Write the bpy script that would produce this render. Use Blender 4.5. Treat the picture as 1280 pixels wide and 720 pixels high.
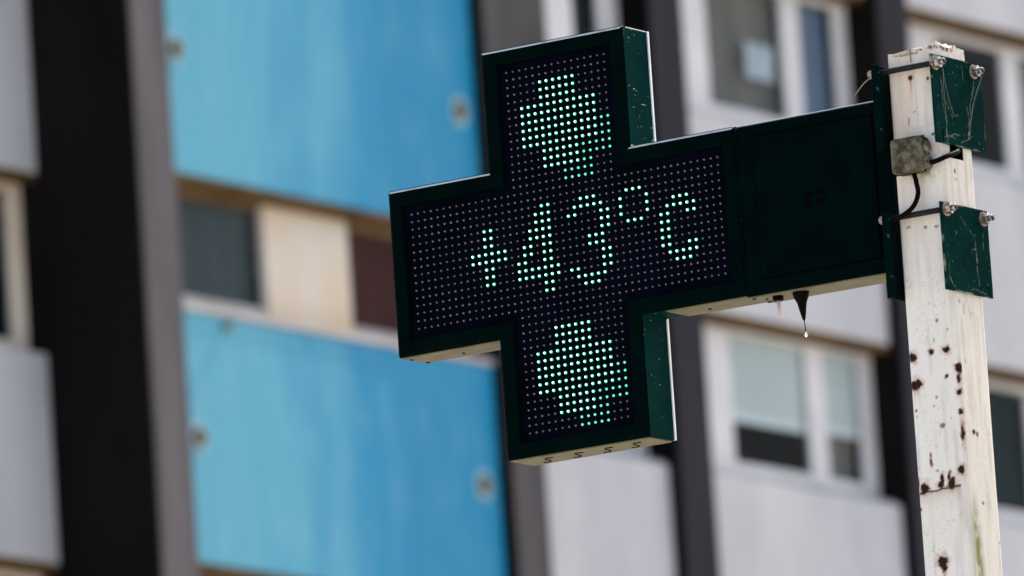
import bpy, bmesh, math, random
import numpy as np
from mathutils import Vector, Matrix
random.seed(7); rng = np.random.default_rng(7)
scene = bpy.context.scene
for o in list(bpy.data.objects): bpy.data.objects.remove(o)

# ------------------------------------------------------------------ camera, sky, sun, exposure
# world: X = outward normal of the facade and long axis of the sign, Y = along the facade away from the camera, Z up
ZC = 5.4668                                   # height of the cross centre above the ground
cd = bpy.data.cameras.new('camera'); cam = bpy.data.objects.new('camera', cd)
scene.collection.objects.link(cam); scene.camera = cam
Rv, Uv, Fv = Vector((0.828029, 0.557036, -0.065159)), Vector((0.151014, -0.109505, 0.982448)), Vector((-0.540123, 0.823325, 0.174741))
Rv.normalize(); Fv = (Fv - Fv.dot(Rv) * Rv).normalized(); Uv = Rv.cross(Fv)
M = Matrix((Rv, Uv, -Fv)).transposed().to_4x4()
M.translation = Vector((11.5939, -17.8873, 1.6)); cam.matrix_world = M
cd.sensor_width = 36.0; cd.lens = 373.1; cd.clip_end = 5000; cd.clip_start = 0.5
cd.dof.use_dof = True; cd.dof.focus_distance = 21.75; cd.dof.aperture_fstop = 8.2; cd.dof.aperture_blades = 0

SUN = Vector((0.042, 0.66, 0.73)).normalized()   # direction towards the sun
world = bpy.data.worlds.new('World'); scene.world = world; world.use_nodes = True
wn = world.node_tree.nodes; sky = wn.new('ShaderNodeTexSky'); sky.sky_type = 'NISHITA'; sky.sun_disc = False
sky.sun_elevation = math.asin(SUN.z); sky.sun_rotation = math.atan2(SUN.x, SUN.y)
sky.air_density = 1.0; sky.dust_density = 3.0; sky.ozone_density = 0.4
wn['Background'].inputs['Strength'].default_value = 0.14
world.node_tree.links.new(sky.outputs['Color'], wn['Background'].inputs['Color'])
sd = bpy.data.lights.new('sun', 'SUN'); sd.energy = 3.2; sd.angle = math.radians(0.5); sd.color = (1.0, 0.93, 0.82)
sun = bpy.data.objects.new('sun', sd); scene.collection.objects.link(sun)
sun.rotation_euler = SUN.to_track_quat('Z', 'Y').to_euler(); sun.location = (0, 30, 40)
vs = scene.view_settings; vs.view_transform = 'Standard'; vs.look = 'None'; vs.gamma = 1.0; vs.use_curve_mapping = False
vs.exposure = 1.0
cy = scene.cycles; cy.use_denoising = True; cy.max_bounces = 6; cy.diffuse_bounces = 4; cy.glossy_bounces = 3
cy.transparent_max_bounces = 8; cy.caustics_reflective = False; cy.caustics_refractive = False; cy.sample_clamp_indirect = 6

# ------------------------------------------------------------------ helpers
def link(o, parent=None):
    scene.collection.objects.link(o)
    if parent is not None: o.parent = parent
    return o
def tag(o, label=None, cat=None, kind=None, group=None):
    for k, v in (('label', label), ('category', cat), ('kind', kind), ('group', group)):
        if v: o[k] = v
    return o
def thing(name, loc, label, cat, group=None):
    e = bpy.data.objects.new(name, None); e.location = loc; e.empty_display_size = .1
    link(e); tag(e, label, cat, group=group); return e
def base_of(p):
    v = Vector((0, 0, 0))
    while p is not None: v += p.location; p = p.parent
    return v
def obj(name, verts, faces, mat, parent=None, smooth=False, bevel=0, seg=2, label=None):
    """one mesh object from world-space vertices"""
    b = base_of(parent)
    me = bpy.data.meshes.new(name)
    me.from_pydata([tuple(Vector(v) - b) for v in verts], [], faces); me.update()
    o = bpy.data.objects.new(name, me); link(o, parent)
    if mat: me.materials.append(mat)
    bm = bmesh.new(); bm.from_mesh(me); bmesh.ops.recalc_face_normals(bm, faces=bm.faces); bm.to_mesh(me); bm.free()
    if smooth or bevel:
        for p in me.polygons: p.use_smooth = True
    if bevel:
        m = o.modifiers.new('bevel', 'BEVEL'); m.width = bevel; m.segments = seg; m.limit_method = 'ANGLE'
        m.angle_limit = math.radians(40); m.harden_normals = True
    if label: o['label'] = label
    return o
class MB:
    def __init__(s): s.v = []; s.f = []
    def add(s, v, f):
        n = len(s.v); s.v += [tuple(x) for x in v]; s.f += [tuple(i + n for i in q) for q in f]; return s
    def box(s, x0, x1, y0, y1, z0, z1):
        return s.add([(x0,y0,z0),(x1,y0,z0),(x1,y1,z0),(x0,y1,z0),(x0,y0,z1),(x1,y0,z1),(x1,y1,z1),(x0,y1,z1)],
                     [(0,3,2,1),(4,5,6,7),(0,1,5,4),(1,2,6,5),(2,3,7,6),(3,0,4,7)])
    def tube(s, pts, radii, n=10, caps=True):
        pts = [Vector(p) for p in pts]
        if not hasattr(radii, '__len__'): radii = [radii] * len(pts)
        rings = []; ref = None
        for i, p in enumerate(pts):
            t = (pts[min(i+1, len(pts)-1)] - pts[max(i-1, 0)]).normalized()
            if ref is None: ref = t.orthogonal().normalized()
            a = (ref - ref.dot(t) * t).normalized(); ref = a; b = t.cross(a)
            rings.append([p + radii[i] * (math.cos(2*math.pi*k/n) * a + math.sin(2*math.pi*k/n) * b) for k in range(n)])
        v = [q for r in rings for q in r]; f = []
        for i in range(len(pts) - 1):
            for k in range(n): f.append((i*n+k, i*n+(k+1)%n, (i+1)*n+(k+1)%n, (i+1)*n+k))
        if caps: f += [tuple(reversed(range(n))), tuple(range((len(pts)-1)*n, len(pts)*n))]
        return s.add(v, f)
    def build(s, name, mat, parent=None, **k): return obj(name, s.v, s.f, mat, parent, **k)
def box(name, x0, x1, y0, y1, z0, z1, mat, parent=None, **k):
    return MB().box(x0, x1, y0, y1, z0, z1).build(name, mat, parent, **k)
def spline(pts, n=8):
    pts = [Vector(p) for p in pts]; out = []
    P = [2*pts[0]-pts[1]] + pts + [2*pts[-1]-pts[-2]]
    for i in range(1, len(P)-2):
        for j in range(n):
            t = j/n; a, b, c, d = P[i-1], P[i], P[i+1], P[i+2]
            out.append(0.5*((2*b)+(c-a)*t+(2*a-5*b+4*c-d)*t*t+(3*b-3*c+d-a)*t**3))
    out.append(pts[-1]); return out

# numpy value noise
def vnoise(u, v, seed=0):
    u = np.asarray(u, float); v = np.asarray(v, float)
    iu, iv = np.floor(u).astype(np.int64), np.floor(v).astype(np.int64); fu, fv = u-iu, v-iv
    fu = fu*fu*(3-2*fu); fv = fv*fv*(3-2*fv)
    def h(a, b):
        x = (a*374761393 + b*668265263 + seed*144665) & 0xffffffff
        x = ((x ^ (x >> 13)) * 1274126177) & 0xffffffff
        return ((x ^ (x >> 16)) & 0xffff) / 65535.0
    return (h(iu,iv)*(1-fu)+h(iu+1,iv)*fu)*(1-fv)+(h(iu,iv+1)*(1-fu)+h(iu+1,iv+1)*fu)*fv
def fbm(u, v, seed=0, oct=4):
    s = 0; a = .5; t = 0
    for k in range(oct): s = s + a*vnoise(np.asarray(u)*2**k, np.asarray(v)*2**k, seed+k*17); t += a; a *= .5
    return s/t

# ------------------------------------------------------------------ materials
class NT:
    def __init__(s, name, rough=.6, spec=.3, metal=0):
        s.m = bpy.data.materials.new(name); s.m.use_nodes = True; s.t = s.m.node_tree; s.n = s.t.nodes; s.l = s.t.links
        s.b = s.n['Principled BSDF']; s.b.inputs['Roughness'].default_value = rough
        s.b.inputs['Specular IOR Level'].default_value = spec; s.b.inputs['Metallic'].default_value = metal
        s.tc = s.n.new('ShaderNodeTexCoord')
    def noise(s, scale, stretch=(1,1,1), detail=4, rough=.55, offs=(0,0,0)):
        mp = s.n.new('ShaderNodeMapping'); mp.inputs['Scale'].default_value = stretch; mp.inputs['Location'].default_value = offs
        s.l.new(s.tc.outputs['Object'], mp.inputs['Vector'])
        t = s.n.new('ShaderNodeTexNoise'); t.inputs['Scale'].default_value = scale; t.inputs['Detail'].default_value = detail
        t.inputs['Roughness'].default_value = rough; s.l.new(mp.outputs['Vector'], t.inputs['Vector']); return t.outputs['Fac']
    def attr(s, name):
        a = s.n.new('ShaderNodeAttribute'); a.attribute_name = name; return a.outputs['Fac']
    def coord(s, axis, src='Object'):
        x = s.n.new('ShaderNodeSeparateXYZ'); s.l.new(s.tc.outputs[src], x.inputs[0]); return x.outputs[axis]
    def ramp(s, fac, lo, hi, a=0., b=1.):
        m = s.n.new('ShaderNodeMapRange'); m.interpolation_type = 'SMOOTHSTEP'
        for k, v in (('From Min', lo), ('From Max', hi), ('To Min', a), ('To Max', b)): m.inputs[k].default_value = v
        s.l.new(fac, m.inputs['Value']); return m.outputs['Result']
    def math(s, op, a, b=0.):
        m = s.n.new('ShaderNodeMath'); m.operation = op; m.use_clamp = False
        for i, q in enumerate((a, b)):
            if isinstance(q, (int, float)): m.inputs[i].default_value = q
            else: s.l.new(q, m.inputs[i])
        return m.outputs[0]
    def mix(s, fac, a, b):
        m = s.n.new('ShaderNodeMix'); m.data_type = 'RGBA'; m.clamp_factor = True
        if isinstance(fac, (int, float)): m.inputs[0].default_value = fac
        else: s.l.new(fac, m.inputs[0])
        for i, q in ((6, a), (7, b)):
            if isinstance(q, tuple): m.inputs[i].default_value = q + (1,) if len(q) == 3 else q
            else: s.l.new(q, m.inputs[i])
        return m.outputs[2]
    def color(s, c):
        if isinstance(c, tuple): s.b.inputs['Base Color'].default_value = c + (1,)
        else: s.l.new(c, s.b.inputs['Base Color'])
        return s
    def rough(s, f): s.l.new(f, s.b.inputs['Roughness']); return s
    def bump(s, h, strength=.3, dist=.002):
        b = s.n.new('ShaderNodeBump'); b.inputs['Strength'].default_value = strength; b.inputs['Distance'].default_value = dist
        s.l.new(h, b.inputs['Height']); s.l.new(b.outputs['Normal'], s.b.inputs['Normal']); return s
def mottled(name, a, b, scale, rough=.6, spec=.3, stretch=(1,1,1), lo=.35, hi=.65, metal=0, bump=0, dist=.002):
    t = NT(name, rough, spec, metal); f = t.noise(scale, stretch); t.color(t.mix(t.ramp(f, lo, hi), a, b))
    if bump: t.bump(f, bump, dist)
    return t.m

# building
t = NT('blue panel paint', .55, .2)
yy = t.coord('Y', 'Object')                    # panel meshes are built with Y measured from the building's base point
f_fade = t.math('ADD', t.math('MULTIPLY', t.noise(.9, (1, 1.0, .28), 4), 1.2), t.math('MULTIPLY', yy, -.27))
fine = t.noise(2.2, (1, 1.8, .35), 6, .6, (3, 1, 7))
fac = t.ramp(t.math('ADD', f_fade, t.math('MULTIPLY', fine, .55)), .05, .75)
c1 = t.mix(fac, (.002, .205, .385), (.082, .33, .455))
t.color(t.mix(t.ramp(t.noise(6, (1, 1, .3), 5, .6, (9, 2, 0)), .45, .8, 0, .18), c1, (.30, .48, .57))); BLUE = t.m
WHITE = mottled('white spandrel render', (.41, .415, .445), (.475, .48, .51), 1.6, .8, .15, (1, 1, .45), .3, .7)
FRAME = mottled('white window frame', (.56, .555, .575), (.63, .625, .64), 2, .5, .25)
CREAM = mottled('cream infill panel', (.60, .45, .29), (.63, .575, .50), .9, .7, .2, (1, 1, .7), .35, .65)
GREYD = mottled('dark grey pillar render', (.044, .041, .047), (.076, .071, .078), 1.1, .85, .15, (1, 2, .35), .3, .7)
GREYP = mottled('grey pillar render', (.070, .065, .072), (.118, .110, .117), 1.1, .85, .15, (1, 2, .35), .3, .7)
SLATEP = mottled('slate pillar paint', (.0115, .0125, .0185), (.018, .0185, .027), 1.5, .8, .1, (1, 2, .4), .3, .7)
CHARCOAL = mottled('charcoal side', (.0048, .0044, .0046), (.0095, .0088, .009), 1.2, .9, .03, (1, 1, .3))
SOFFIT = mottled('tan soffit board', (.075, .043, .015), (.115, .068, .027), 2, .8, .1)
TANJ = mottled('tan jamb', (.60, .51, .41), (.70, .62, .53), 2, .7, .2)
SLAB = mottled('floor slab concrete', (.22, .21, .20), (.28, .27, .25), 1, .9, .1)
ROOM = mottled('dark room wall', (.012, .012, .014), (.02, .019, .02), 1, .9, .05)
GREYPANEL = mottled('grey shutter panel', (.055, .051, .052), (.08, .075, .075), 1.4, .8, .1)
BLIND = mottled('pale roller blind', (.58, .62, .64), (.66, .69, .70), 1.1, .8, .1, (1, 1, .5))
BLINDBAR = mottled('blind bottom bar', (.74, .78, .82), (.78, .81, .84), 1, .6, .2)
SILLM = mottled('weathered sill', (.36, .335, .325), (.44, .42, .41), 2, .7, .2)
SILLG = mottled('grey sill flashing', (.20, .205, .19), (.26, .265, .25), 2, .7, .2)
HEAD = mottled('brown head rail', (.13, .085, .045), (.18, .125, .07), 2, .8, .1)
CURT_GREY = mottled('grey net curtain', (.165, .148, .14), (.23, .205, .19), 1.0, .9, .05, (1, 3, .4))
CURT_BLUE = mottled('blue grey curtain', (.15, .20, .31), (.20, .255, .37), 1.2, .9, .05, (1, 3, .4))
CURT_SLATE = mottled('slate grey shutter', (.072, .090, .10), (.098, .118, .126), .8, .9, .05, (1, 1, .6))
CURT_RED = mottled('maroon curtain', (.045, .008, .007), (.085, .016, .014), 1.2, .9, .05, (1, 3, .4))
CURT_TEAL = mottled('dark teal curtain', (.008, .020, .025), (.014, .03, .036), 1.2, .9, .05)
STICKER = mottled('pale paper notice', (.42, .47, .54), (.52, .56, .63), 5, .7, .2)
HALO = mottled('worn washer', (.17, .34, .42), (.21, .39, .47), 9, .6, .2)
BRASS = mottled('rusty brown bolt', (.07, .045, .012), (.14, .09, .028), 30, .6, .3)
PIPE = mottled('drain spout', (.10, .20, .20), (.16, .27, .27), 9, .6, .3)
g = NT('window glass', .02, .5)
gm = g.n.new('ShaderNodeMixShader'); tr = g.n.new('ShaderNodeBsdfTransparent'); gl = g.n.new('ShaderNodeBsdfGlossy')
lw = g.n.new('ShaderNodeLayerWeight'); lw.inputs['Blend'].default_value = .5      # Schlick reflectance, the same from both sides of the pane
fr5 = g.math('ADD', g.math('MULTIPLY', g.math('POWER', lw.outputs['Facing'], 5.0), .15), .003)
gl.inputs['Roughness'].default_value = .03; tr.inputs['Color'].default_value = (.88, .91, .91, 1)
g.l.new(fr5, gm.inputs[0]); g.l.new(tr.outputs[0], gm.inputs[1]); g.l.new(gl.outputs[0], gm.inputs[2])
g.l.new(gm.outputs[0], g.n['Material Output'].inputs['Surface']); GLASS = g.m
# ground
t = NT('pale paving', .9, .2); n1 = t.noise(.35, detail=6); t.color(t.mix(t.ramp(n1, .3, .7), (.44, .40, .34), (.54, .495, .43))); PAVING = t.m
# sign
def green_paint(name, dark, light, fleck=.0, spec=.02, top_glint=True):
    t = NT(name, .5, spec)
    c = t.mix(t.ramp(t.noise(14, detail=5), .3, .75), dark, light)
    if fleck:
        f = t.math('MULTIPLY', t.ramp(t.noise(95, (1, 1, 1.4), 2, .4), .69, .73), t.ramp(t.noise(11, detail=2), .45, .58))
        s = t.math('MULTIPLY', t.ramp(t.noise(70, (1, .5, 3.0), 2, .4, (5, 3, 1)), .72, .75), fleck)
        c = t.mix(t.math('ADD', t.math('MULTIPLY', f, fleck), s), c, (.42, .46, .42))
    if not top_glint: return t.color(c).m
    # edge glint painted pale on faces that look up
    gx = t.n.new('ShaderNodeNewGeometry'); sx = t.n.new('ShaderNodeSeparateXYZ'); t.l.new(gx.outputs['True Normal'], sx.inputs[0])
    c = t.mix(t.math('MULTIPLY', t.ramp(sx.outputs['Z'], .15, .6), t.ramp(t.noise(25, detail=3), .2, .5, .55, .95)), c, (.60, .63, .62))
    return t.color(c).m
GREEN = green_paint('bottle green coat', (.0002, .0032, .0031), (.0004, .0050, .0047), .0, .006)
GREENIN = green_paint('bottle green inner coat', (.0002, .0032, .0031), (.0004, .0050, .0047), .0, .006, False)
GREENMID = green_paint('bottle green clamp shade', (.0003, .0055, .0052), (.0006, .0085, .0078), .15, .006, False)  # clamp green darkened: the inner plate's shade is put into the colour
GREENLIT = green_paint('bottle green lit side', (.0004, .0165, .0155), (.0008, .0235, .0215), .7, .004)  # same green, lighter: the sunlight on the sides is put into the colour
GROOVE = NT('dark groove', .9, .02).color((.0008, .0012, .0012)).m
NAVY = mottled('navy display board', (.0005, .0012, .0042), (.0010, .0022, .0072), 9, .8, .015)
UNDER = mottled('raw beige underside', (.104, .092, .052), (.140, .124, .074), 16, .7, .2, (1, 2.5, 1), bump=.1)
GLINT = mottled('pale glint rim', (.62, .66, .66), (.76, .79, .78), 20, .5, .4)
LEDOFF = mottled('unlit led epoxy', (.13, .108, .083), (.20, .17, .135), 220, .35, .4)
def emis(name, col, st):
    t = NT(name, .4, .2); t.color((.1, .3, .2)); t.b.inputs['Emission Color'].default_value = col + (1,)
    t.b.inputs['Emission Strength'].default_value = st; return t.m
LED_RIM = emis('lit led green', (.11, .80, .38), .72); LED_CORE = emis('lit led core', (.78, 1.0, .86), 1.8)
LED_DIM = emis('faint led green', (.10, .75, .40), .62)
RUBBER = mottled('black rubber', (.0016, .0015, .0015), (.0035, .003, .003), 40, .5, .03)
PINK = mottled('pale plastic tube', (.55, .42, .38), (.68, .56, .52), 60, .5, .3)
WATER = NT('water drop', .03, .5); WATER.b.inputs['Transmission Weight'].default_value = .9; WATER.color((.9, .9, .9)); WATER = WATER.m
STEEL = mottled('galvanised nut', (.22, .19, .17), (.50, .48, .46), 160, .33, .5, metal=.85, bump=.2, dist=.001)
RUSTSTEEL = mottled('rusty washer', (.16, .09, .06), (.42, .34, .28), 190, .6, .3, metal=.3)
ROD = mottled('dark threaded rod', (.008, .008, .008), (.03, .025, .02), 150, .6, .2, lo=.45, hi=.75)
WEB = NT('cobweb', .8, .1).color((.26, .27, .23)).m
STRAW = NT('dry straw', .8, .1).color((.38, .33, .25)).m
# post
t = NT('flaking white paint', .55, .25)
base = t.mix(t.ramp(t.noise(7, (1, 1, .22), 5), .3, .72), (.77, .735, .67), (.855, .825, .765))
base = t.mix(t.ramp(t.noise(120, detail=3), .62, .80, 0, .35), base, (.50, .46, .41))
base = t.mix(t.math('MULTIPLY', t.attr('dirt'), .85), base, (.48, .43, .37))
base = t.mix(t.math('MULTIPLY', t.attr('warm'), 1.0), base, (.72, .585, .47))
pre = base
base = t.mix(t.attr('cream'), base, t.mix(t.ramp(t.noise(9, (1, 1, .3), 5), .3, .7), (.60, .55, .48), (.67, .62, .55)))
base = t.mix(t.math('MULTIPLY', t.attr('dirt'), t.math('MULTIPLY', t.attr('cream'), .55)), base, (.33, .275, .215))
base = t.mix(t.math('MULTIPLY', t.attr('moss'), 1.0), base, (.17, .165, .03))
base = t.mix(t.math('MULTIPLY', t.attr('stain'), 1.0), base, (.40, .145, .030))
rustc = t.mix(t.ramp(t.noise(260, detail=3), .35, .65), (.008, .004, .003), (.040, .014, .005))
t.color(t.mix(t.attr('rust'), base, rustc))
t.rough(t.ramp(t.attr('rust'), 0, 1, .5, .95))
hh = t.math('SUBTRACT', t.math('MULTIPLY', t.noise(90, detail=4), .5), t.attr('rust')); t.bump(hh, .5, .002); POSTM = t.m
t = NT('scratched green plate', .6, .004)
c = t.mix(t.ramp(t.noise(20, detail=5), .3, .75), (.0004, .0150, .0132), (.0008, .0225, .0195))
t.color(t.mix(t.attr('wear'), c, (.40, .42, .34))); PLATE = t.m
t = NT('lichen grey box', .9, .1); n1 = t.noise(45, detail=6, rough=.65); n2 = t.noise(22, detail=5, offs=(3, 1, 2))
c = t.mix(t.ramp(n1, .38, .62), (.045, .038, .022), (.15, .133, .10))
c = t.mix(t.ramp(n2, .55, .68), c, (.25, .225, .18)); c = t.mix(t.ramp(t.noise(34, offs=(9, 9, 1)), .58, .68, 0, .8), c, (.07, .08, .03))
t.color(c).bump(n1, .6, .003); LICHEN = t.m

# ------------------------------------------------------------------ ground
tag(obj('ground', [(-1500,-1500,0),(1500,-1500,0),(1500,1500,0),(-1500,1500,0)], [(0,1,2,3)], PAVING), kind='structure')

# ------------------------------------------------------------------ apartment block
XF = -30.514; XW = XF - .18; XP = XF + .085; XL = XF - .78; XB = XF - 2.6; H = 2.78
B = thing('apartment_building', (XF, 42.0, 0), 'grey and white apartment block with light blue spandrel panels and dark pillars', 'building')
YA, YE = 32.0, 55.6
box('wall', XB - 9, XB, YA, YE, 0, 22.6, ROOM, B)
box('plinth_wall', XB, XF - .13, YA, YE, 0, 9.6, SLAB, B)
box('parapet', XB, XF - .13, YA, YE, 19.9, 22.6, WHITE, B)
PIL = [(41.53, 41.98, GREYP), (46.01, 46.47, GREYD), (48.29, 48.77, SLATEP), (51.60, 52.08, SLATEP), (55.05, 55.5, SLATEP)]
for i, (a, b, m) in enumerate(PIL):
    p = box('pillar', XB, XP, a + .012, b, 0, 22.8, m, B, bevel=.012)
    box('dark_side', XB, XP - .012, a - .012, a + .012, 0.05, 22.75, CHARCOAL, p)  # thin near-black layer, far darker than the pillar's front
box('gable_wall', XB, XL + .06, YA - .35, YA - .004, 0, 22.8, GREYP, B)
def window(X, y0, y1, z0, z1, bars, panes, frame=FRAME, rails=(.08, .08), head=None, fd=.035):
    """bars: list of (ya, yb) vertical members; panes: list of (ya, yb, [items]) glass openings between rails"""
    zb, zt = z0 + rails[0], z1 - rails[1]
    w = box('window', X - fd - .03, X - fd, y0 + .005, y1 - .005, z0 - .02, z0 + .03, frame, B)      # bottom track the members stand on
    for a, b in bars: box('stile', X - fd, X, a, b, z0, z1, frame, w)
    for a, b, it in panes:
        box('rail', X - fd, X - .003, a, b, z0, zb, frame, w); box('rail', X - fd, X - .003, a, b, zt, z1, head or frame, w)
    for a, b, it in panes:
        box('pane', X - .016, X - .011, a - .006, b + .006, zb - .006, zt + .006, GLASS, w)
        for kind, mat, za, zz in it:
            if kind == 'blind':
                box('blind', X - .052, X - .046, a - .06, b + .06, za, zt, mat, w)
                box('blind_bar', X - .060, X - .040, a - .06, b + .06, za - .06, za, BLINDBAR, w)
            elif kind == 'curtain':
                mm = MB(); n = 40; v = []; f = []
                for j in range(n + 1):
                    y = a - .10 + (b - a + .20) * j / n; dx = - .010 + .014 * math.sin(j * 1.7) + .010 * math.sin(j * .61)
                    v += [(X - .105 + dx, y, za), (X - .105 + dx, y, zz)]
                for j in range(n): f.append((2*j, 2*j+2, 2*j+3, 2*j+1))
                mm.add(v, f).build('curtain', mat, w, smooth=True)
            elif kind == 'notice':
                box('notice', X - .028, X - .024, mat[0], mat[1], za, zz, STICKER, w, bevel=.0)
    return w
def slab(X, y0, y1, z0, z1):
    box('floor_slab', XB, X - .122, y0, y1, z0 + .02, z1 - .01, SLAB, B)
def sill(X, y0, y1, z, mat=FRAME):
    box('sill', X - .10, X + .018, y0, y1, z, z + .035, mat, B, bevel=.006)
# --- left recessed bay (only its right end shows)
for k in (-1, 0, 1, 2):
    z0 = 12.85 + H * (k - 0); zt = z0 + 1.49
    if z0 + .1 > 19.9: continue
    box('spandrel_panel', XL - .12, XL, YA, 41.515, z0, zt, WHITE, B, bevel=.008); slab(XL, YA, 41.515, z0, zt)
    box('soffit_board', XL - .30, XL - .012, YA, 41.51, z0 - .055, z0 - .002, SOFFIT, B)
for k in (-1, 0, 1):
    z0 = 14.34 + H * k; z1 = z0 + 1.29 - .06
    window(XL - .15, YA, 41.51, z0, z1, [(YA, 32.3), (33.9, 34.1), (35.9, 36.2), (37.8, 38.0), (39.6, 39.8), (41.33, 41.51)],
           [(32.3, 33.9, [('curtain', CURT_GREY, z0, z1)]), (34.1, 35.9, [('curtain', CURT_TEAL, z0, z1)]), (36.2, 37.8, [('curtain', CURT_GREY, z0, z1)]), (38.0, 39.6, [('curtain', CURT_TEAL, z0, z1)]), (39.8, 41.33, [('curtain', CURT_TEAL, z0, z1)])], frame=TANJ, rails=(.10, .06))
# --- blue bay
for k in (-1, 0, 1, 2):
    z0 = 12.81 + H * k; zt = z0 + 1.79
    if z0 + .1 > 19.9: continue
    bp = box('blue_panel', XF - .12, XF, 42.005, 45.975, z0, zt, BLUE, B, bevel=.01); slab(XF, 41.99, 45.99, z0, zt)
    box('soffit_board', XF - .30, XF - .012, 41.99, 45.99, z0 - .07, z0 - .002, SOFFIT, B)
    for yb in (42.175, 45.745):
        zc = z0 + .89
        m = MB().tube([(XF - .001, yb, zc), (XF + .010, yb, zc)], [.125, .118], 20); wsh = m.build('fixing_washer', HALO, bp)
        MB().tube([(XF + .011, yb, zc), (XF + .035, yb, zc)], [.074, .064], 6).build('fixing_bolt', BRASS, bp)
    box('sill', XF - .16, XF + .012, 41.99, 45.99, zt + .004, zt + .055, SILLM, B, bevel=.006)
for k in (-1, 0, 1):
    z0 = 14.66 + H * k; z1 = 15.52 + H * k
    window(XW, 41.99, 45.99, z0, z1, [(41.99, 42.10), (43.345, 43.375), (44.42, 44.46), (45.7, 45.99)],
           [(42.10, 43.345, [('curtain', CURT_SLATE, z0, z1)]), (44.46, 45.7, [('curtain', CURT_RED, z0, z1)])], rails=(.11, .045), frame=SILLM, head=HEAD)
    box('infill_panel', XW - .06, XW + .022, 43.38, 44.415, z0, z1 + .01, CREAM, B, bevel=.008)
MB().tube([(XF + .001, 42.60, 14.535), (XF + .036, 42.60, 14.53)], .048, 10).build('drain_spout', PIPE, B)
# --- white bays
def white_bay(y0, y1, wfun):
    for k in (-1, 0, 1, 2):
        z0 = 12.58 + H * k; zt = z0 + 1.52
        if z0 + .1 > 19.9: continue
        box('spandrel_panel', XF - .12, XF, y0, y1, z0, zt, WHITE, B, bevel=.008); slab(XF, y0, y1, z0, zt)
        box('soffit_board', XF - .30, XF - .012, y0, y1, z0 - .05, z0 - .002, SOFFIT, B)
        if k < 2: sill(XF - .06, y0, y1, zt + .002, SILLG)
    for k in (-1, 0, 1): wfun(k, 14.14 + H * k, 15.30 + H * k)
def wf2(k, z0, z1):
    box('infill_panel', XW - .06, XW + .01, 46.475, 47.26, z0, z1, GREYPANEL, B)
    window(XW, 47.26, 48.27, z0, z1, [(47.27, 47.64), (47.99, 48.27)], [(47.64, 47.99, [])], rails=(.13, .05))
def wf3(k, z0, z1):
    if k == 0:
        p1 = [('blind', BLIND, 14.66, 0)]; p2 = [('blind', BLIND, 14.69, 0), ('curtain', CURT_GREY, z0, z1)]
    elif k == 1:
        p1 = [('curtain', CURT_GREY, z0, z1), ('notice', (50.09, 50.48), 17.33, 17.61)]; p2 = [('curtain', CURT_BLUE, z0, z1)]
    else: p1 = [('blind', BLIND, z0 + .6, 0)]; p2 = [('curtain', CURT_GREY, z0, z1)]
    window(XW, 48.78, 51.57, z0, z1, [(48.79, 49.51), (50.60, 50.72), (50.73, 50.86), (51.36, 51.57)],
           [(49.51, 50.60, p1), (50.86, 51.36, p2)], rails=(.13, .045))
def wf4(k, z0, z1):
    window(XW, 52.09, 55.03, z0, z1, [(52.10, 52.90), (53.90, 54.16), (54.75, 55.03)],
           [(52.90, 53.90, [('curtain', CURT_TEAL, z0, z1)] if k < 1 else []), (54.16, 54.75, [('curtain', CURT_GREY, z0, z1)])], rails=(.13, .06))
white_bay(46.475, 48.27, wf2); white_bay(48.775, 51.58, wf3); white_bay(52.085, 55.03, wf4)

# ------------------------------------------------------------------ pharmacy cross
def Z(z): return ZC + z
S = thing('pharmacy_cross_sign', (0.3, .04, ZC - .43), 'dark green pharmacy cross showing +43°C in green leds, clamped to the white post', 'sign')
YFR, YBK = -.010, .086
def cross(h, a, ox=0, oz=0): return [(x + ox, z + oz) for x, z in ((-a,h),(a,h),(a,a),(h,a),(h,-a),(a,-a),(a,-h),(-a,-h),(-a,-a),(-h,-a),(-h,a),(-a,a))]
HO, AO, HI, AI = .4255, .1745, .394, .1405
O, I = cross(HO, AO), cross(HI, AI)
# housing: side walls and back
v = [(x, YFR + .004, Z(z)) for x, z in O] + [(x, YBK, Z(z)) for x, z in O]
f = [(i, (i+1) % 12, 12 + (i+1) % 12, 12 + i) for i in range(12)]
v += [(x, YBK, Z(z)) for x, z in cross(.30, AO)]
body = obj('cross_housing', v, f + [tuple(range(12, 24))], GREENLIT, S, bevel=.004, seg=3)
# front frame: mitred ring with a rounded outer edge and an inner return
v = []; prof = [(HO - .0005, AO - .0005, .006), (HO, AO, -.0025), (HO - .0020, AO - .0020, -.0072), (HO - .0058, AO - .0058, YFR), (HI + .003, AI + .003, YFR), (HI, AI, YFR + .003), (HI, AI, .004)]
for h, a, y in prof: v += [(x, y, Z(z)) for x, z in cross(h, a)]
f = []
for r in range(len(prof) - 1):
    for i in range(12): f.append((r*12+i, r*12+(i+1) % 12, (r+1)*12+(i+1) % 12, (r+1)*12+i))
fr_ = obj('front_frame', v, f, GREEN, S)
fr_.data.materials.append(GREENIN)
for i, p in enumerate(fr_.data.polygons): p.material_index = 1 if i >= 36 else 0
# display board
obj('display_board', [(x, .0012, Z(z)) for x, z in cross(HI + .004, AI + .004)] , [tuple(range(12))], NAVY, S)
# added pale rim; sun glint on the back edges put into its colour
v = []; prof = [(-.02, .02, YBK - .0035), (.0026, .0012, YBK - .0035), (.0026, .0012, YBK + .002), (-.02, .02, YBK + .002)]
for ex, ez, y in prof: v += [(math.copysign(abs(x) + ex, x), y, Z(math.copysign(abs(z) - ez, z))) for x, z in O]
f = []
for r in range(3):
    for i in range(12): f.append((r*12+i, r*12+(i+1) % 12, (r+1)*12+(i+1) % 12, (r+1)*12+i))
obj('back_glint', v, f, GLINT, S)
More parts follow.
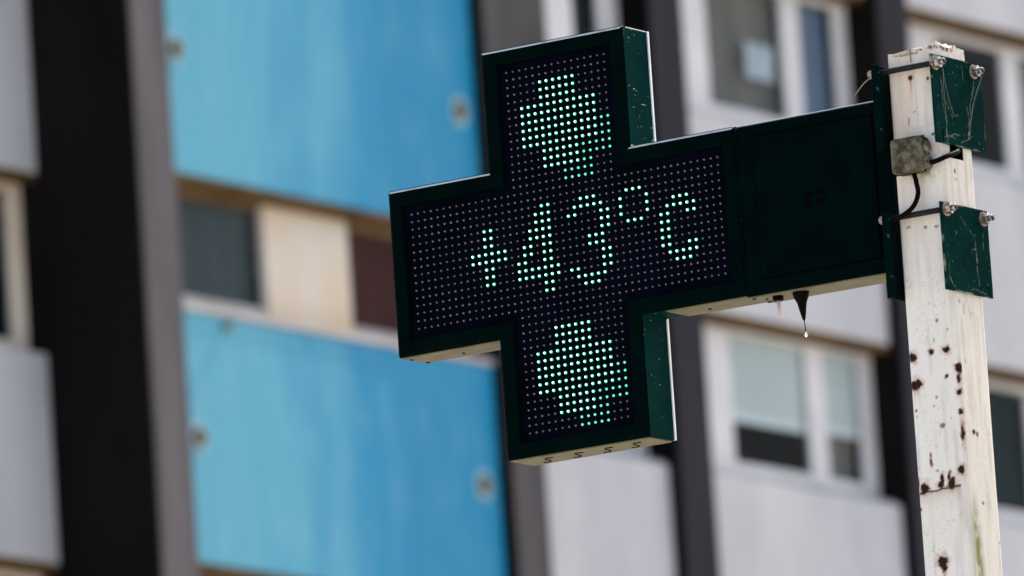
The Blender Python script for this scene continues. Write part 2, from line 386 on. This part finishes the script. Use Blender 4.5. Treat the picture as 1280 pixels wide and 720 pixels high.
# beige undersides
def underside(x0, x1, z, name='underside_plate', y0=YFR + .006, y1=YBK - .004):
    return box(name, x0, x1, y0, y1, Z(z) - .0025, Z(z) + .001, UNDER, S, bevel=.0008, seg=1)
ul = underside(-HO + .005, -AO - .001, -AO); ub = underside(-AO + .005, AO - .005, -HO); ur = underside(AO + .056, HO - .001, -AO)
def hole(x, y, z, r, par): MB().tube([(x, y, Z(z) - .0040), (x, y, Z(z) - .0020)], r, 10).build('drain_hole', GROOVE, par)
hole(-.299, .045, -AO, .0035, ul); hole(-.412, .020, -AO, .003, ul); hole(-.409, .076, -AO, .004, ul)
hole(.306, .044, -AO, .004, ur)
for xs in (-.1078, -.0342, .0392, .1081):               # s shaped louvre slots
    pts = [(0.0246, -0.0196), (0.0176, -0.0218), (0.0096, -0.0225), (0.0023, -0.0148), (0.0006, -0.0052), (-0.0006, 0.0052), (-0.0022, 0.0149), (-0.0077, 0.0237), (-0.0146, 0.0246), (-0.0227, 0.0192)]
    pts = spline([(xs + a, .0535 + b * .95 - .012, Z(-HO) - .0032) for a, b in pts], 5)
    MB().tube(pts, .0010, 6).build('louvre_slot', GROOVE, ub)
# --- leds
P = .016
TEXT = {'plus_symbol': [(11,12,20,22),(9,14,23,24),(11,12,25,27)],
 'digit_four': [(20,21,18,18),(19,21,19,20),(18,21,21,22),(17,18,23,24),(20,21,23,24),(16,17,25,25),(20,21,25,25),(16,22,26,27),(20,21,28,29)],
 'digit_three': [(26,28,18,18),(25,29,19,19),(24,25,20,20),(29,30,20,22),(27,29,23,24),(29,30,25,27),(24,25,27,27),(25,29,28,28),(26,28,29,29)],
 'degree_symbol': [(33,35,18,18),(32,32,19,21),(36,36,19,21),(33,35,22,22)],
 'letter_c': [(40,42,20,20),(39,43,21,21),(38,39,22,22),(42,43,22,22),(38,39,23,26),(42,43,26,27),(39,43,27,27),(40,42,28,28)]}
def cells(rects): return {(c, r) for a, b, p, q in rects for c in range(a, b+1) for r in range(p, q+1)}
glyph = {k: cells(vv) for k, vv in TEXT.items()}
bright = cells([(21,26,2,13),(18,29,5,10)]); faint = cells([(24,28,5,15),(21,31,8,12)]) - bright
lit = set().union(*glyph.values())
low = lambda s: {(c, r + 32) for c, r in s}
lit |= bright | faint | low(bright) | low(faint)
def dome(mb, c, r, rad, ht, y0=.0012, n=8):
    x, z = (c - 23.5) * P, Z((23.5 - r) * P); v = []; fs = []
    for j, (rr, yy) in enumerate(((1, 0), (.92, .45), (.6, .85))):
        for k in range(n): a = 2*math.pi*(k + .5)/n; v.append((x + rad*rr*math.cos(a), y0 - ht*yy, z + rad*rr*math.sin(a)))
    v.append((x, y0 - ht, z))
    for j in range(2):
        for k in range(n): fs.append((j*n+k, j*n+(k+1) % n, (j+1)*n+(k+1) % n, (j+1)*n+k))
    for k in range(n): fs.append((2*n+k, 2*n+(k+1) % n, 3*n))
    mb.add(v, fs)
def leds(name, cs, rim, core, rad=.0033):
    m = MB(); q = MB()
    for c, r in sorted(cs): dome(m, c, r, rad, .0034); dome(q, c, r, rad * .72, .0042)
    o = m.build(name, rim, S, smooth=True)
    if core: q.build('led_core', core, o, smooth=True)
    return o
for k, cs in glyph.items(): leds(k, cs, LED_RIM, LED_CORE)
for fn in (lambda s: s, low):
    leds('cross_symbol', fn(bright), LED_RIM, LED_CORE); leds('cross_symbol_shadow', fn(faint), LED_DIM, None, .0028)
m = MB()
for r in range(48):
    for c in range(48):
        if (16 <= c < 32 or 16 <= r < 32) and (c, r) not in lit: dome(m, c, r, .0020 + .0005 * random.random(), .0032)
tag(m.build('unlit_led_grid', LEDOFF, S, smooth=True), kind='stuff')
# --- control box between cross and post
cx0, cx1, cz0, cz1 = .4295, .768, -.178, .1735
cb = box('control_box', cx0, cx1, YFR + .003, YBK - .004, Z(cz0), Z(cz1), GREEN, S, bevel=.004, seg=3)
box('box_seam', HO - .002, cx0 + .003, YFR + .012, YBK - .01, Z(cz0 + .006), Z(cz1 - .006), GROOVE, cb)
box('door_groove', .4655, .7545, YFR + .0012, YFR + .006, Z(-.148), Z(.148), GROOVE, cb)
box('door', .4685, .7515, YFR - .0012, YFR + .006, Z(-.1445), Z(.1445), GREENIN, cb, bevel=.002)
for sx in (-1, 1):  # vent quadrants: near-black plates, the holes' shade put into their colour
    for sz in (-1, 1):
        pts = [(0, 0)] + [(math.cos(a), math.sin(a)) for a in np.linspace(0, math.pi/2, 7)]
        v = [(.6045 + sx * (.0048 + .0225 * a), y, Z(-.0025 + sz * (.0035 + .0140 * b))) for y in (YFR - .0022, YFR + .0) for a, b in pts]
        n = len(pts)
        obj('vent_slot', v, [tuple(range(n)), tuple(range(n, 2*n))] + [(i, (i+1) % n, n+(i+1) % n, n+i) for i in range(n)],
            NT('vent dark', .9, .03).color((.0009, .0006, .0013)).m if (sx, sz) == (-1, -1) else bpy.data.materials['vent dark'], cb)
uc = underside(cx0 + .004, cx1 - .004, cz0)
uc.parent = cb
hole(.437, .006, cz0, .004, uc); hole(.438, .062, cz0, .0055, uc); hole(.452, .03, cz0, .003, uc)
box('mounting_flange', cx1 - .002, .788, -.006, .082, Z(-.185), Z(.18), GREEN, S, bevel=.002)
# glands below the box
gx, gy = .4835, .022
gsm = MB().tube([(gx, gy, Z(cz0) + .002), (gx, gy, Z(cz0) - .004), (gx, gy, Z(cz0) - .011), (gx, gy, Z(cz0) - .0125)], [.0085, .0112, .0112, .009], 14).build('cable_gland', RUBBER, cb, smooth=True)
MB().tube([(gx, gy, Z(cz0) - .011), (gx + .0005, gy, Z(-.220)), (gx + .001, gy, Z(-.2225))], [.0042, .0036, .0022], 10).build('tube_stub', PINK, gsm, smooth=True)
gx, gy = .538, .022
gbig = MB().tube([(gx, gy, Z(cz0) + .003), (gx, gy, Z(cz0) - .005), (gx + .0003, gy, Z(-.190)), (gx + .001, gy, Z(-.203)), (gx + .002, gy, Z(-.221)), (gx + .003, gy, Z(-.2375)), (gx + .003, gy, Z(-.2395))],
                 [.0150, .0172, .0158, .0098, .0066, .0030, .0012], 16).build('cable_gland', RUBBER, cb, smooth=True)
MB().tube([(gx + .003, gy, Z(-.238)), (gx + .0042, gy, Z(-.248)), (gx + .0052, gy, Z(-.263))], .0010, 6).build('drip_wire', RUBBER, gbig)
tag(MB().tube([(gx + .0052, gy, Z(-.2615)), (gx + .0055, gy, Z(-.265)), (gx + .0058, gy, Z(-.269)), (gx + .006, gy, Z(-.2725)), (gx + .006, gy, Z(-.2742))], [.0008, .0020, .0034, .0028, .0006], 12)
    .build('water_drop', WATER, None, smooth=True), 'clear water drop hanging from the black tapered grommet under the control box', 'water drop')

# ------------------------------------------------------------------ post
px0, px1, py0, py1 = .8095, .9255, -.030, .0860
pr = .009; HW = (px1 - px0) / 2; pcx, pcy = (px0 + px1) / 2, (py0 + py1) / 2
per = []
def arc(cx_, cy_, a0, a1, n):
    for k in range(n + 1): a = math.radians(a0 + (a1 - a0) * k / n); per.append((cx_ + pr * math.cos(a), cy_ + pr * math.sin(a)))
def run(xa, ya, xb, yb, n):
    for k in range(1, n): per.append((xa + (xb - xa) * k / n, ya + (yb - ya) * k / n))
step = 56
arc(px0 + pr, py0 + pr, 180, 270, 6); run(px0 + pr, py0, px1 - pr, py0, step)
arc(px1 - pr, py0 + pr, 270, 360, 6); run(px1, py0 + pr, px1, py1 - pr, step)
arc(px1 - pr, py1 - pr, 0, 90, 6); run(px1 - pr, py1, px0 + pr, py1, 8)
arc(px0 + pr, py1 - pr, 90, 180, 6); run(px0, py1 - pr, px0, py0 + pr, 8)
per = np.array(per); NP = len(per)
zs = np.concatenate([[-ZC, -4, -2.5, -1.6], np.arange(-1.0, .2490, .0019)]); NZ = len(zs)
U_, W_ = np.meshgrid(np.arange(NP), zs); X_ = per[U_, 0]; Y_ = per[U_, 1]; Zl = W_.copy()
s_ = np.cumsum(np.r_[0, np.hypot(*np.diff(per, axis=0).T)])[U_]       # distance round the post
# ragged top
top = .2555 + .006 * (fbm(s_[0] * 90, s_[0] * 0, 3) - .5) + .009 * np.exp(-((per[:, 0] - .925) / .02)**2) * (fbm(s_[0] * 160, s_[0] * 0 + 5, 5))
top += np.where((per[:, 0] > .92) & (per[:, 1] < .055), .006, 0) * fbm(s_[0] * 220, s_[0] * 0, 8)
kk = np.clip((W_ - .235) / (.249 - .235), 0, 1); Zl = W_ + kk * (top[None, :] - .2485)
dn = (fbm(s_ * 60, W_ * 40, 11) - .5) * .0004; cxv, cyv = X_ - pcx, Y_ - pcy; rr = np.hypot(cxv, cyv)
X_ = X_ + cxv / rr * dn; Y_ = Y_ + cyv / rr * dn
front = Y_ < py0 + .012; right = X_ > px1 - .012
rust = np.zeros_like(Zl); stain = np.zeros_like(Zl)
n_f = fbm(s_ * 260, Zl * 260, 21); n_c = fbm(s_ * 130, Zl * 130, 31)
def spot(u, z, ru, rz, face='f', streak=.0, halo=.5, amp=1.0):
    uu = X_ if face == 'f' else Y_; msk = (front if face == 'f' else right)
    d = np.hypot((uu - u) / ru, (Zl - z) / rz) * (1 + (n_c - .5) * 1.05 + (n_f - .5) * .5) * .92
    global rust, stain
    rust = np.maximum(rust, np.where(msk, amp * np.clip((1.08 - d) / .28, 0, 1), 0))
    stain = np.maximum(stain, np.where(msk, halo * np.exp(-np.maximum(d - .9, 0)**2 * 3.0), 0))
    if streak:
        below = np.clip((z - Zl) / streak, 0, 3)
        w = ru * .55 * (1 - .15 * below)
        stain = np.maximum(stain, np.where(msk & (Zl < z), 1.1 * np.exp(-below**1.5 * 1.2) * np.exp(-((uu - u) / w)**2) * (.5 + n_c), 0))
for a in [(.8205,-.3625,.0085,.0085),(.864,-.358,.0048,.0050),(.8985,-.3585,.0075,.0068),(.8195,-.419,.0085,.0100,'f',.02,.5),(.8275,-.4175,.0090,.0085,'f',.02,.4),
          (.9215,-.3985,.0050,.0090,'f',.0,.5),(.9215,-.420,.0030,.0090,'f',0,.5),(.9205,-.447,.0045,.0060,'f',0,.5),(.9205,-.485,.0042,.0058,'f',0,.4),(.9215,-.528,.0026,.0170,'f',.0,.6),
          (.8965,-.411,.0030,.003),(.879,-.5085,.0052,.0058,'f',0,.1,.75),(.846,-.563,.0018,.0045,'f',0,.5,.7),(.845,-.578,.0024,.0060,'f',0,.6,.85),(.9145,-.602,.0062,.0090,'f',.012,.5),
          (.811,-.617,.0032,.0090,'f',0,.6),(.8245,-.627,.0090,.0105,'f',.02,.4),(.864,-.625,.0065,.0060,'f',.02,.6),(.8685,-.615,.0045,.0110,'f',0,.6),(.8895,-.628,.0085,.0110,'f',.02,.5),(.884,-.613,.0030,.0090,'f',0,.6),
          (.8115,-.668,.0034,.0030),(.856,-.7785,.0105,.0105,'f',.030,.5),(.858,-.786,.0060,.0120,'f',.04,.6),(.887,-.603,.0030,.003,'f',0,.6,.6),(.8585,-.596,.0030,.0025,'f',0,.2,.5),
          (.8625,.1995,.0042,.0050,'f',.03,.6),(.9030,.192,.0032,.0034),(.852,.1125,.0016,.0080,'f',0,.1,.6),(.866,.130,.0035,.0018,'f',0,0,.4),(.905,.078,.003,.0025),(.912,.071,.003,.002),
          (.872,-.335,.002,.004,'f',0,0,.5),(.883,-.2965,.0032,.0035,'f',0,0,.7),(.905,-.318,.0022,.0022,'f',0,0,.6),(.8195,-.470,.0018,.0018),(.869,-.450,.0022,.003,'f',0,0,.6),(.862,-.466,.0018,.002,'f',0,0,.6),
          (.8330,-.100,.0035,.002,'f',0,.3,.5),(.8720,-.106,.0040,.0022,'f',0,.4,.6),(.897,-.108,.0035,.002,'f',0,.3,.5),
          (.0086,-.5243,.0055,.0045,'r',0,.4),(.0210,-.5275,.0045,.0035,'r',0,.6,.7),(-.0050,-.383,.002,.005,'r',0,.1,.5),(.0240,-.6664,.0050,.0030,'r',0,.1,.7),(.010,.005,.0040,.0055,'r',0,.1,.7),(.012,-.012,.006,.002,'r',0,.1,.4),(.079,-.742,.004,.002,'r',0,.3,.7),(.005,-.275,.003,.010,'r',0,.05,.35),(.03,-.282,.004,.010,'r',0,.05,.3),(-.01,-.262,.004,.006,'r',0,.05,.4)]:
    spot(*a)
# crack with rust line
cz = -.6355 + (X_ - .814) * .02 + .004 * (fbm(X_ * 90, X_ * 0, 41) - .5)
ln = np.where(front & (X_ > .8125) & (X_ < .9105), np.clip(1.3 - np.abs(Zl - cz) / (.0026 * (.55 + .9 * fbm(X_ * 50, X_ * 0, 43))), 0, 1), 0)
rust = np.maximum(rust, ln); stain = np.maximum(stain, np.where(front & (Zl < cz) & (X_ < .91), .60 * np.exp(-(cz - Zl) / .014) * (.3 + 1.2 * fbm(X_ * 60, Zl * 6, 44)), 0))
# top edge rust and seam line under it
tk = .2555 - Zl
rust = np.maximum(rust, np.where((n_c > .60) & (tk < .006) & (right | (X_ > .89)), .8, 0)); stain = np.maximum(stain, np.where(tk < .008, .55 * np.clip((n_c - .45) * 4, 0, 1), 0))
rust = np.maximum(rust, np.where(front & (np.abs(X_ - .8665) < .0012) & (tk < .040) & (n_f > .36), .65, 0))
rust = np.maximum(rust, np.where(front & (np.abs(tk - .0075 - .001 * n_c) < .0011) & (X_ > .83) & (X_ < .885), .7, 0))
# edges: orange line along the right back corner and warm tint on the upper part
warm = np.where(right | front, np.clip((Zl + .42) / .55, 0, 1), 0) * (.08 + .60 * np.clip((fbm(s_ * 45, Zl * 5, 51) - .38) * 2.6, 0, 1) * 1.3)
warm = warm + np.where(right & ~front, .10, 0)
cream = np.clip((X_ - (px1 - .006)) / .005, 0, 1) * np.clip((Y_ - (py0 + .001)) / .006, 0, 1) * .92  # right face: sun warmth painted in, dimmed against the stronger light there
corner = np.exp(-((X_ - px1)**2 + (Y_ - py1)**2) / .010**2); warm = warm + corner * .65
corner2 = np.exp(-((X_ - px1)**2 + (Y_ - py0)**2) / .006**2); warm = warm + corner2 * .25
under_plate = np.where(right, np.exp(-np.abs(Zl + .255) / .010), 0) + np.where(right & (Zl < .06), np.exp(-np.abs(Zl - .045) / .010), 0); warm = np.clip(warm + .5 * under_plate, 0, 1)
moss = np.where(right & (Zl < -.60), np.exp(-((Y_ + .006 + .03 * (Zl + .78)) / .014)**2) * np.clip((-.635 - Zl) / .10, 0, 1) * np.clip(.35 + 2.0 * (fbm(s_ * 140, Zl * 60, 61) - .18), 0, 1.2), 0)
moss = np.clip(moss + np.where(front & (np.abs(Y_ - py0) < .01) & (Zl < .005) & (Zl > -.02) & (X_ > .845) & (X_ < .905), .8 * np.clip((n_c - .35) * 4, 0, 1) * np.exp((Zl - .004) / .010), 0), 0, 1)
dirt = np.clip((fbm(s_ * 90, Zl * 9, 71) - .48) * 3.0, 0, 1) * (.5 + .35 * right) + np.clip((n_f - .62) * 6, 0, 1) * np.clip((fbm(s_ * 24, Zl * 24, 81) - .45) * 5, 0, 1) * .8
# dirty drip marks below the upper rod and along the vertical joint
dirt = np.clip(dirt + np.where(front, .6 * np.exp(-((X_ - .872) / .0035)**2) * np.clip((Zl - .07) / .05, 0, 1) * np.clip((.205 - Zl) / .03, 0, 1), 0), 0, 1)
Pm = NZ * NP
verts = np.stack([X_, Y_, Zl + ZC], -1).reshape(-1, 3)
qi = (np.arange(NZ - 1)[:, None] * NP + np.arange(NP)[None, :]); qj = (np.arange(NZ - 1)[:, None] * NP + (np.arange(NP)[None, :] + 1) % NP)
quads = np.stack([qi, qj, qj + NP, qi + NP], -1).reshape(-1, 4)
# hole in the right face: drop quads inside it
qc = verts[quads].mean(1); inh = (qc[:, 0] > px1 - .004) & (qc[:, 1] > -.004) & (qc[:, 1] < .0475) & (qc[:, 2] - ZC > .030 + .0) & (qc[:, 2] - ZC < .066)
quads = quads[~inh]
ring = list(range((NZ - 1) * NP, NZ * NP))
pb = Vector((pcx, pcy, 0))
T = thing('post', pb, 'square white painted steel post with rust spots carrying the cross sign', 'post')
me = bpy.data.meshes.new('shaft'); me.from_pydata((verts - np.array(pb)).tolist(), [], quads.tolist()); me.update()
shaft = link(bpy.data.objects.new('shaft', me), T); me.materials.append(POSTM)
for nm, arr in (('rust', rust), ('stain', stain), ('warm', warm), ('cream', cream), ('moss', moss), ('dirt', dirt)):
    me.attributes.new(nm, 'FLOAT', 'POINT').data.foreach_set('value', np.clip(arr, 0, 1).reshape(-1).astype(np.float32))
me.polygons.foreach_set('use_smooth', np.ones(len(quads), bool)); me.update()
box('shaft_core', pcx - .040, pcx + .040, pcy - .045, pcy + .045, 0.01, Z(.20), GROOVE, T)
# weathered cap plate with flakes
m = MB()
v = [tuple(verts[i]) for i in ring]; m.add(v + [(pcx, pcy, Z(.250))], [(i, (i+1) % NP, NP) for i in range(NP)])
cap = m.build('cap', POSTM, T)
for (x, y, z, a, b, h) in ((.925, -.012, .2550, .010, .012, .0075), (.924, .012, .2555, .010, .016, .0085), (.923, .034, .2545, .009, .011, .0095), (.921, .052, .2535, .008, .009, .0100), (.915, -.020, .2550, .014, .008, .0060), (.880, -.026, .2552, .016, .004, .0030)):
    v = []; n = 9
    for j, (q, hz) in enumerate(((1, -.004), (.95, .35), (.55, .95))):
        for k in range(n):
            an = 2*math.pi*k/n; w = q * (.8 + .4 * random.random()); v.append((x + a*w*math.cos(an) - .004, y + b*w*math.sin(an), Z(z + h * hz * (.8 + .4*random.random()))))
    f = [(j*n+k, j*n+(k+1) % n, (j+1)*n+(k+1) % n, (j+1)*n+k) for j in range(2) for k in range(n)] + [tuple(range(2*n, 3*n))]
    obj('paint_flake', v, f, POSTM if y < .03 and x < .92 or y > 0 and y < .02 else mottled('rusty flake', (.45, .36, .28), (.70, .63, .55), 120, .8, .1) , T)
box('base_plate', pcx - .15, pcx + .15, pcy - .15, pcy + .15, .004, .02, STEEL, T)

# ------------------------------------------------------------------ clamps
def plate_grid(name, x, y0, y1, z0, z1, slits, strokes, parent, seed, thick=.0045):
    c = .0018; ny, nz = round((y1 - y0) / c), round((z1 - z0) / c)
    gy, gz = np.meshgrid(np.linspace(y0, y1, ny + 1), np.linspace(z0, z1, nz + 1))
    strokes = [(p[0], p[1], p[2], p[3], p[4] * .75, p[5] * .42) for p in strokes]
    wear = np.zeros_like(gy); nf = fbm(gy * 200, gz * 200, seed); nl = fbm(gy * 40, gz * 40, seed + 9)
    for (ya, za, yb, zb, w, am) in strokes:
        L = math.hypot(yb - ya, zb - za) + 1e-9; tx, tz = (yb - ya) / L, (zb - za) / L
        s = (gy - ya) * tx + (gz - za) * tz; d = np.abs(-(gy - ya) * tz + (gz - za) * tx + (nl - .5) * .012)
        wear = np.maximum(wear, np.where((s > 0) & (s < L), am * np.clip(1.4 - d / w, 0, 1) * np.clip((nf - .30) * 3.2, 0, 1), 0))
    edge = np.minimum(np.minimum(gy - y0, y1 - gy), np.minimum(gz - z0, z1 - gz))
    wear = np.maximum(wear, np.clip(1 - edge / .003, 0, 1) * np.clip((nl - .52) * 4, 0, 1) * .7)
    wear = np.maximum(wear, np.clip((nf - .80) * 8, 0, 1) * .6)
    idx = np.arange((ny + 1) * (nz + 1)).reshape(nz + 1, ny + 1)
    f = []
    for j in range(nz):
        zc = z0 + (j + .5) * (z1 - z0) / nz
        for i in range(ny):
            yc = y0 + (i + .5) * (y1 - y0) / ny
            if any(abs(yc - sy) < sw and zc < z0 + sh for sy, sw, sh in slits): continue
            f.append((idx[j, i], idx[j, i+1], idx[j+1, i+1], idx[j+1, i]))
    b = base_of(parent)
    me = bpy.data.meshes.new(name); me.from_pydata([(x - b.x, a - b.y, ZC + d - b.z) for a, d in zip(gy.ravel(), gz.ravel())], [], [tuple(int(k) for k in q) for q in f]); me.update()
    o = link(bpy.data.objects.new(name, me), parent); me.materials.append(PLATE)
    me.attributes.new('wear', 'FLOAT', 'POINT').data.foreach_set('value', wear.ravel().astype(np.float32))
    md = o.modifiers.new('thick', 'SOLIDIFY'); md.thickness = thick; md.offset = -1
    return o
def hexnut(name, x, y, z, r, h, parent, rot=0):
    m = MB(); m.tube([(x, y, Z(z)), (x + h, y, Z(z))], r, 6); o = m.build(name, STEEL, parent, bevel=.0012); return o
def clamp(zlo, zhi, ylo, yhi, zr, rods, slits, strokes, label, seed):
    c = thing('clamp_bracket', (.86, pcy, Z(zlo)), label, 'bracket', 'clamps holding the sign to the post')
    plate_grid('outer_plate', px1 + .0065, ylo, yhi, zlo, zhi, slits, strokes, c, seed)
    m = MB().box(.7895, .7945, -.060, .118, Z(zlo + .003), Z(zhi)); m.box(.7945, .8080, -.060, -.0555, Z(zlo + .003), Z(zhi - .002)); m.box(.7945, .8080, .1135, .118, Z(zlo + .003), Z(zhi - .002))
    m.build('inner_plate', GREENMID, c, bevel=.0012)
    for i, (ry, rz) in enumerate(rods):
        MB().tube([(.778, ry, Z(rz)), (.956, ry, Z(rz))], .0060, 10).build('threaded_rod', ROD, c, smooth=True)
        MB().tube([(px1 + .0068, ry, Z(rz)), (px1 + .0092, ry, Z(rz))], .0150, 16).build('washer', RUSTSTEEL, c)
        hexnut('nut', px1 + .0092, ry, rz, .0118, .011, c)
        MB().tube([(px1 + .0200, ry, Z(rz)), (px1 + .0285, ry, Z(rz)), (px1 + .0300, ry, Z(rz))], [.0066, .0066, .0050], 12).build('rod_end', STEEL, c, smooth=True)
        MB().tube([(.778, ry, Z(rz)), (.7885, ry, Z(rz))], .0085, 6).build('nut', RUSTSTEEL, c)
    return c
stU = [(-.030, .19, -.018, .06, .0012, .9), (-.018, .15, .004, .115, .0010, .7), (.004, .115, .030, .118, .0012, .6), (.098, .20, .062, .085, .0013, .9), (.068, .11, .064, .075, .0028, 1.0), (.066, .14, .068, .10, .0016, .9),
       (-.030, .068, .030, .082, .0016, .8), (.030, .066, .080, .080, .0014, .7), (-.018, .115, -.022, .068, .0014, .7), (.10, .075, .118, .06, .0020, .9), (-.045, .125, -.043, .118, .002, .9), (.055, .225, .058, .19, .0010, .5), (-.02, .072, .01, .07, .003, .6)]
stL = [(.056, -.12, .062, -.225, .0012, .95), (.045, -.155, .060, -.150, .0016, .9), (.060, -.165, .062, -.180, .0020, .9), (.0, -.085, .03, -.115, .0010, .6), (-.015, -.120, -.012, -.126, .0025, .9), (-.052, -.215, -.030, -.236, .0022, .9),
       (.030, -.235, .090, -.238, .0014, .6), (.09, -.11, .092, -.15, .0014, .6), (.03, -.10, .05, -.13, .0009, .5), (-.05, -.15, -.048, -.22, .0010, .5)]
clamp(.055, .2345, -.0610, .1290, .2165, [(-.0485, .2165), (.0985, .2165)], [(-.0355, .0030, .028), (.1085, .0030, .020)], stU, 'upper green two plate clamp bolted round the top of the white post', 5)
clamp(-.2440, -.0665, -.0640, .1130, -.080, [(-.0455, -.080), (.0945, -.085)], [(-.0370, .0026, .027), (.0985, .0026, .022)], stL, 'lower green two plate clamp bolted round the post below the junction box', 15)

# ------------------------------------------------------------------ junction box, cables, cobweb, straw
J = thing('junction_box', (.863, -.032, Z(.0)), 'small lichen covered grey junction box on the front of the post between the clamps', 'junction box')
box('enclosure', .8275, .8985, -.0750, -.0305, Z(.0015), Z(.0735), LICHEN, J, bevel=.0085, seg=3)
box('lid_seam', .8268, .8992, -.0560, -.0545, Z(.0005), Z(.0745), RUBBER, J, bevel=.006)
MB().tube([(.897, -.052, Z(.019)), (.905, -.052, Z(.019)), (.9085, -.052, Z(.019))], [.0150, .0145, .011], 16).build('cable_gland', LICHEN, J, smooth=True)
MB().tube([(.897, -.050, Z(.052)), (.903, -.050, Z(.052)), (.9045, -.050, Z(.052))], [.0125, .0125, .010], 16).build('knockout_plug', LICHEN, J, smooth=True)
tag(MB().tube(spline([(.9055, -.052, Z(.0175)), (.920, -.050, Z(.0185)), (.9335, -.034, Z(.0270)), (.9385, -.010, Z(.0360)), (.9370, .008, Z(.0425)), (.927, .020, Z(.0455)), (.910, .028, Z(.046))], 6), .0052, 10).build('cable', RUBBER, None, smooth=True),
    'short black cable from the junction box into the square hole in the post', 'cable')
tag(MB().tube(spline([(.866, -.0500, Z(.004)), (.8715, -.0515, Z(-.018)), (.8745, -.0530, Z(-.040)), (.8655, -.0550, Z(-.062)), (.8480, -.0560, Z(-.075)), (.8230, -.0560, Z(-.0845)), (.8050, -.0520, Z(-.0880)), (.7960, -.040, Z(-.090))], 6), .0050, 10).build('cable', RUBBER, None, smooth=True),
    'black cable curving down from the junction box to the lower clamp', 'cable')
m = MB()
x = px1 + .0085
for pts in ([(x + .02, .098, .205), (x + .006, .086, .165), (x, .070, .11)], [(x + .015, .100, .20), (x + .003, .080, .14), (x, .064, .080)], [(x + .014, -.044, .205), (x + .004, -.030, .16), (x, -.022, .10)], [(x + .012, -.042, .20), (x + .003, -.010, .14), (x, .010, .115)]):
    m.tube([(a, b, Z(c_)) for a, b, c_ in spline(pts, 5)], .00032, 5)
tag(m.build('cobweb', WEB, None), 'thin pale cobweb strands on the upper green clamp plate', 'cobweb')
tag(MB().tube(spline([(.795, -.055, Z(.212)), (.786, -.058, Z(.2085)), (.772, -.060, Z(.200)), (.760, -.060, Z(.190)), (.7455, -.060, Z(.1765))], 5), [.0008]*20 + [.0004], 6).build('straw', STRAW, None), 'bent dry straw sticking out beside the upper clamp', 'straw')
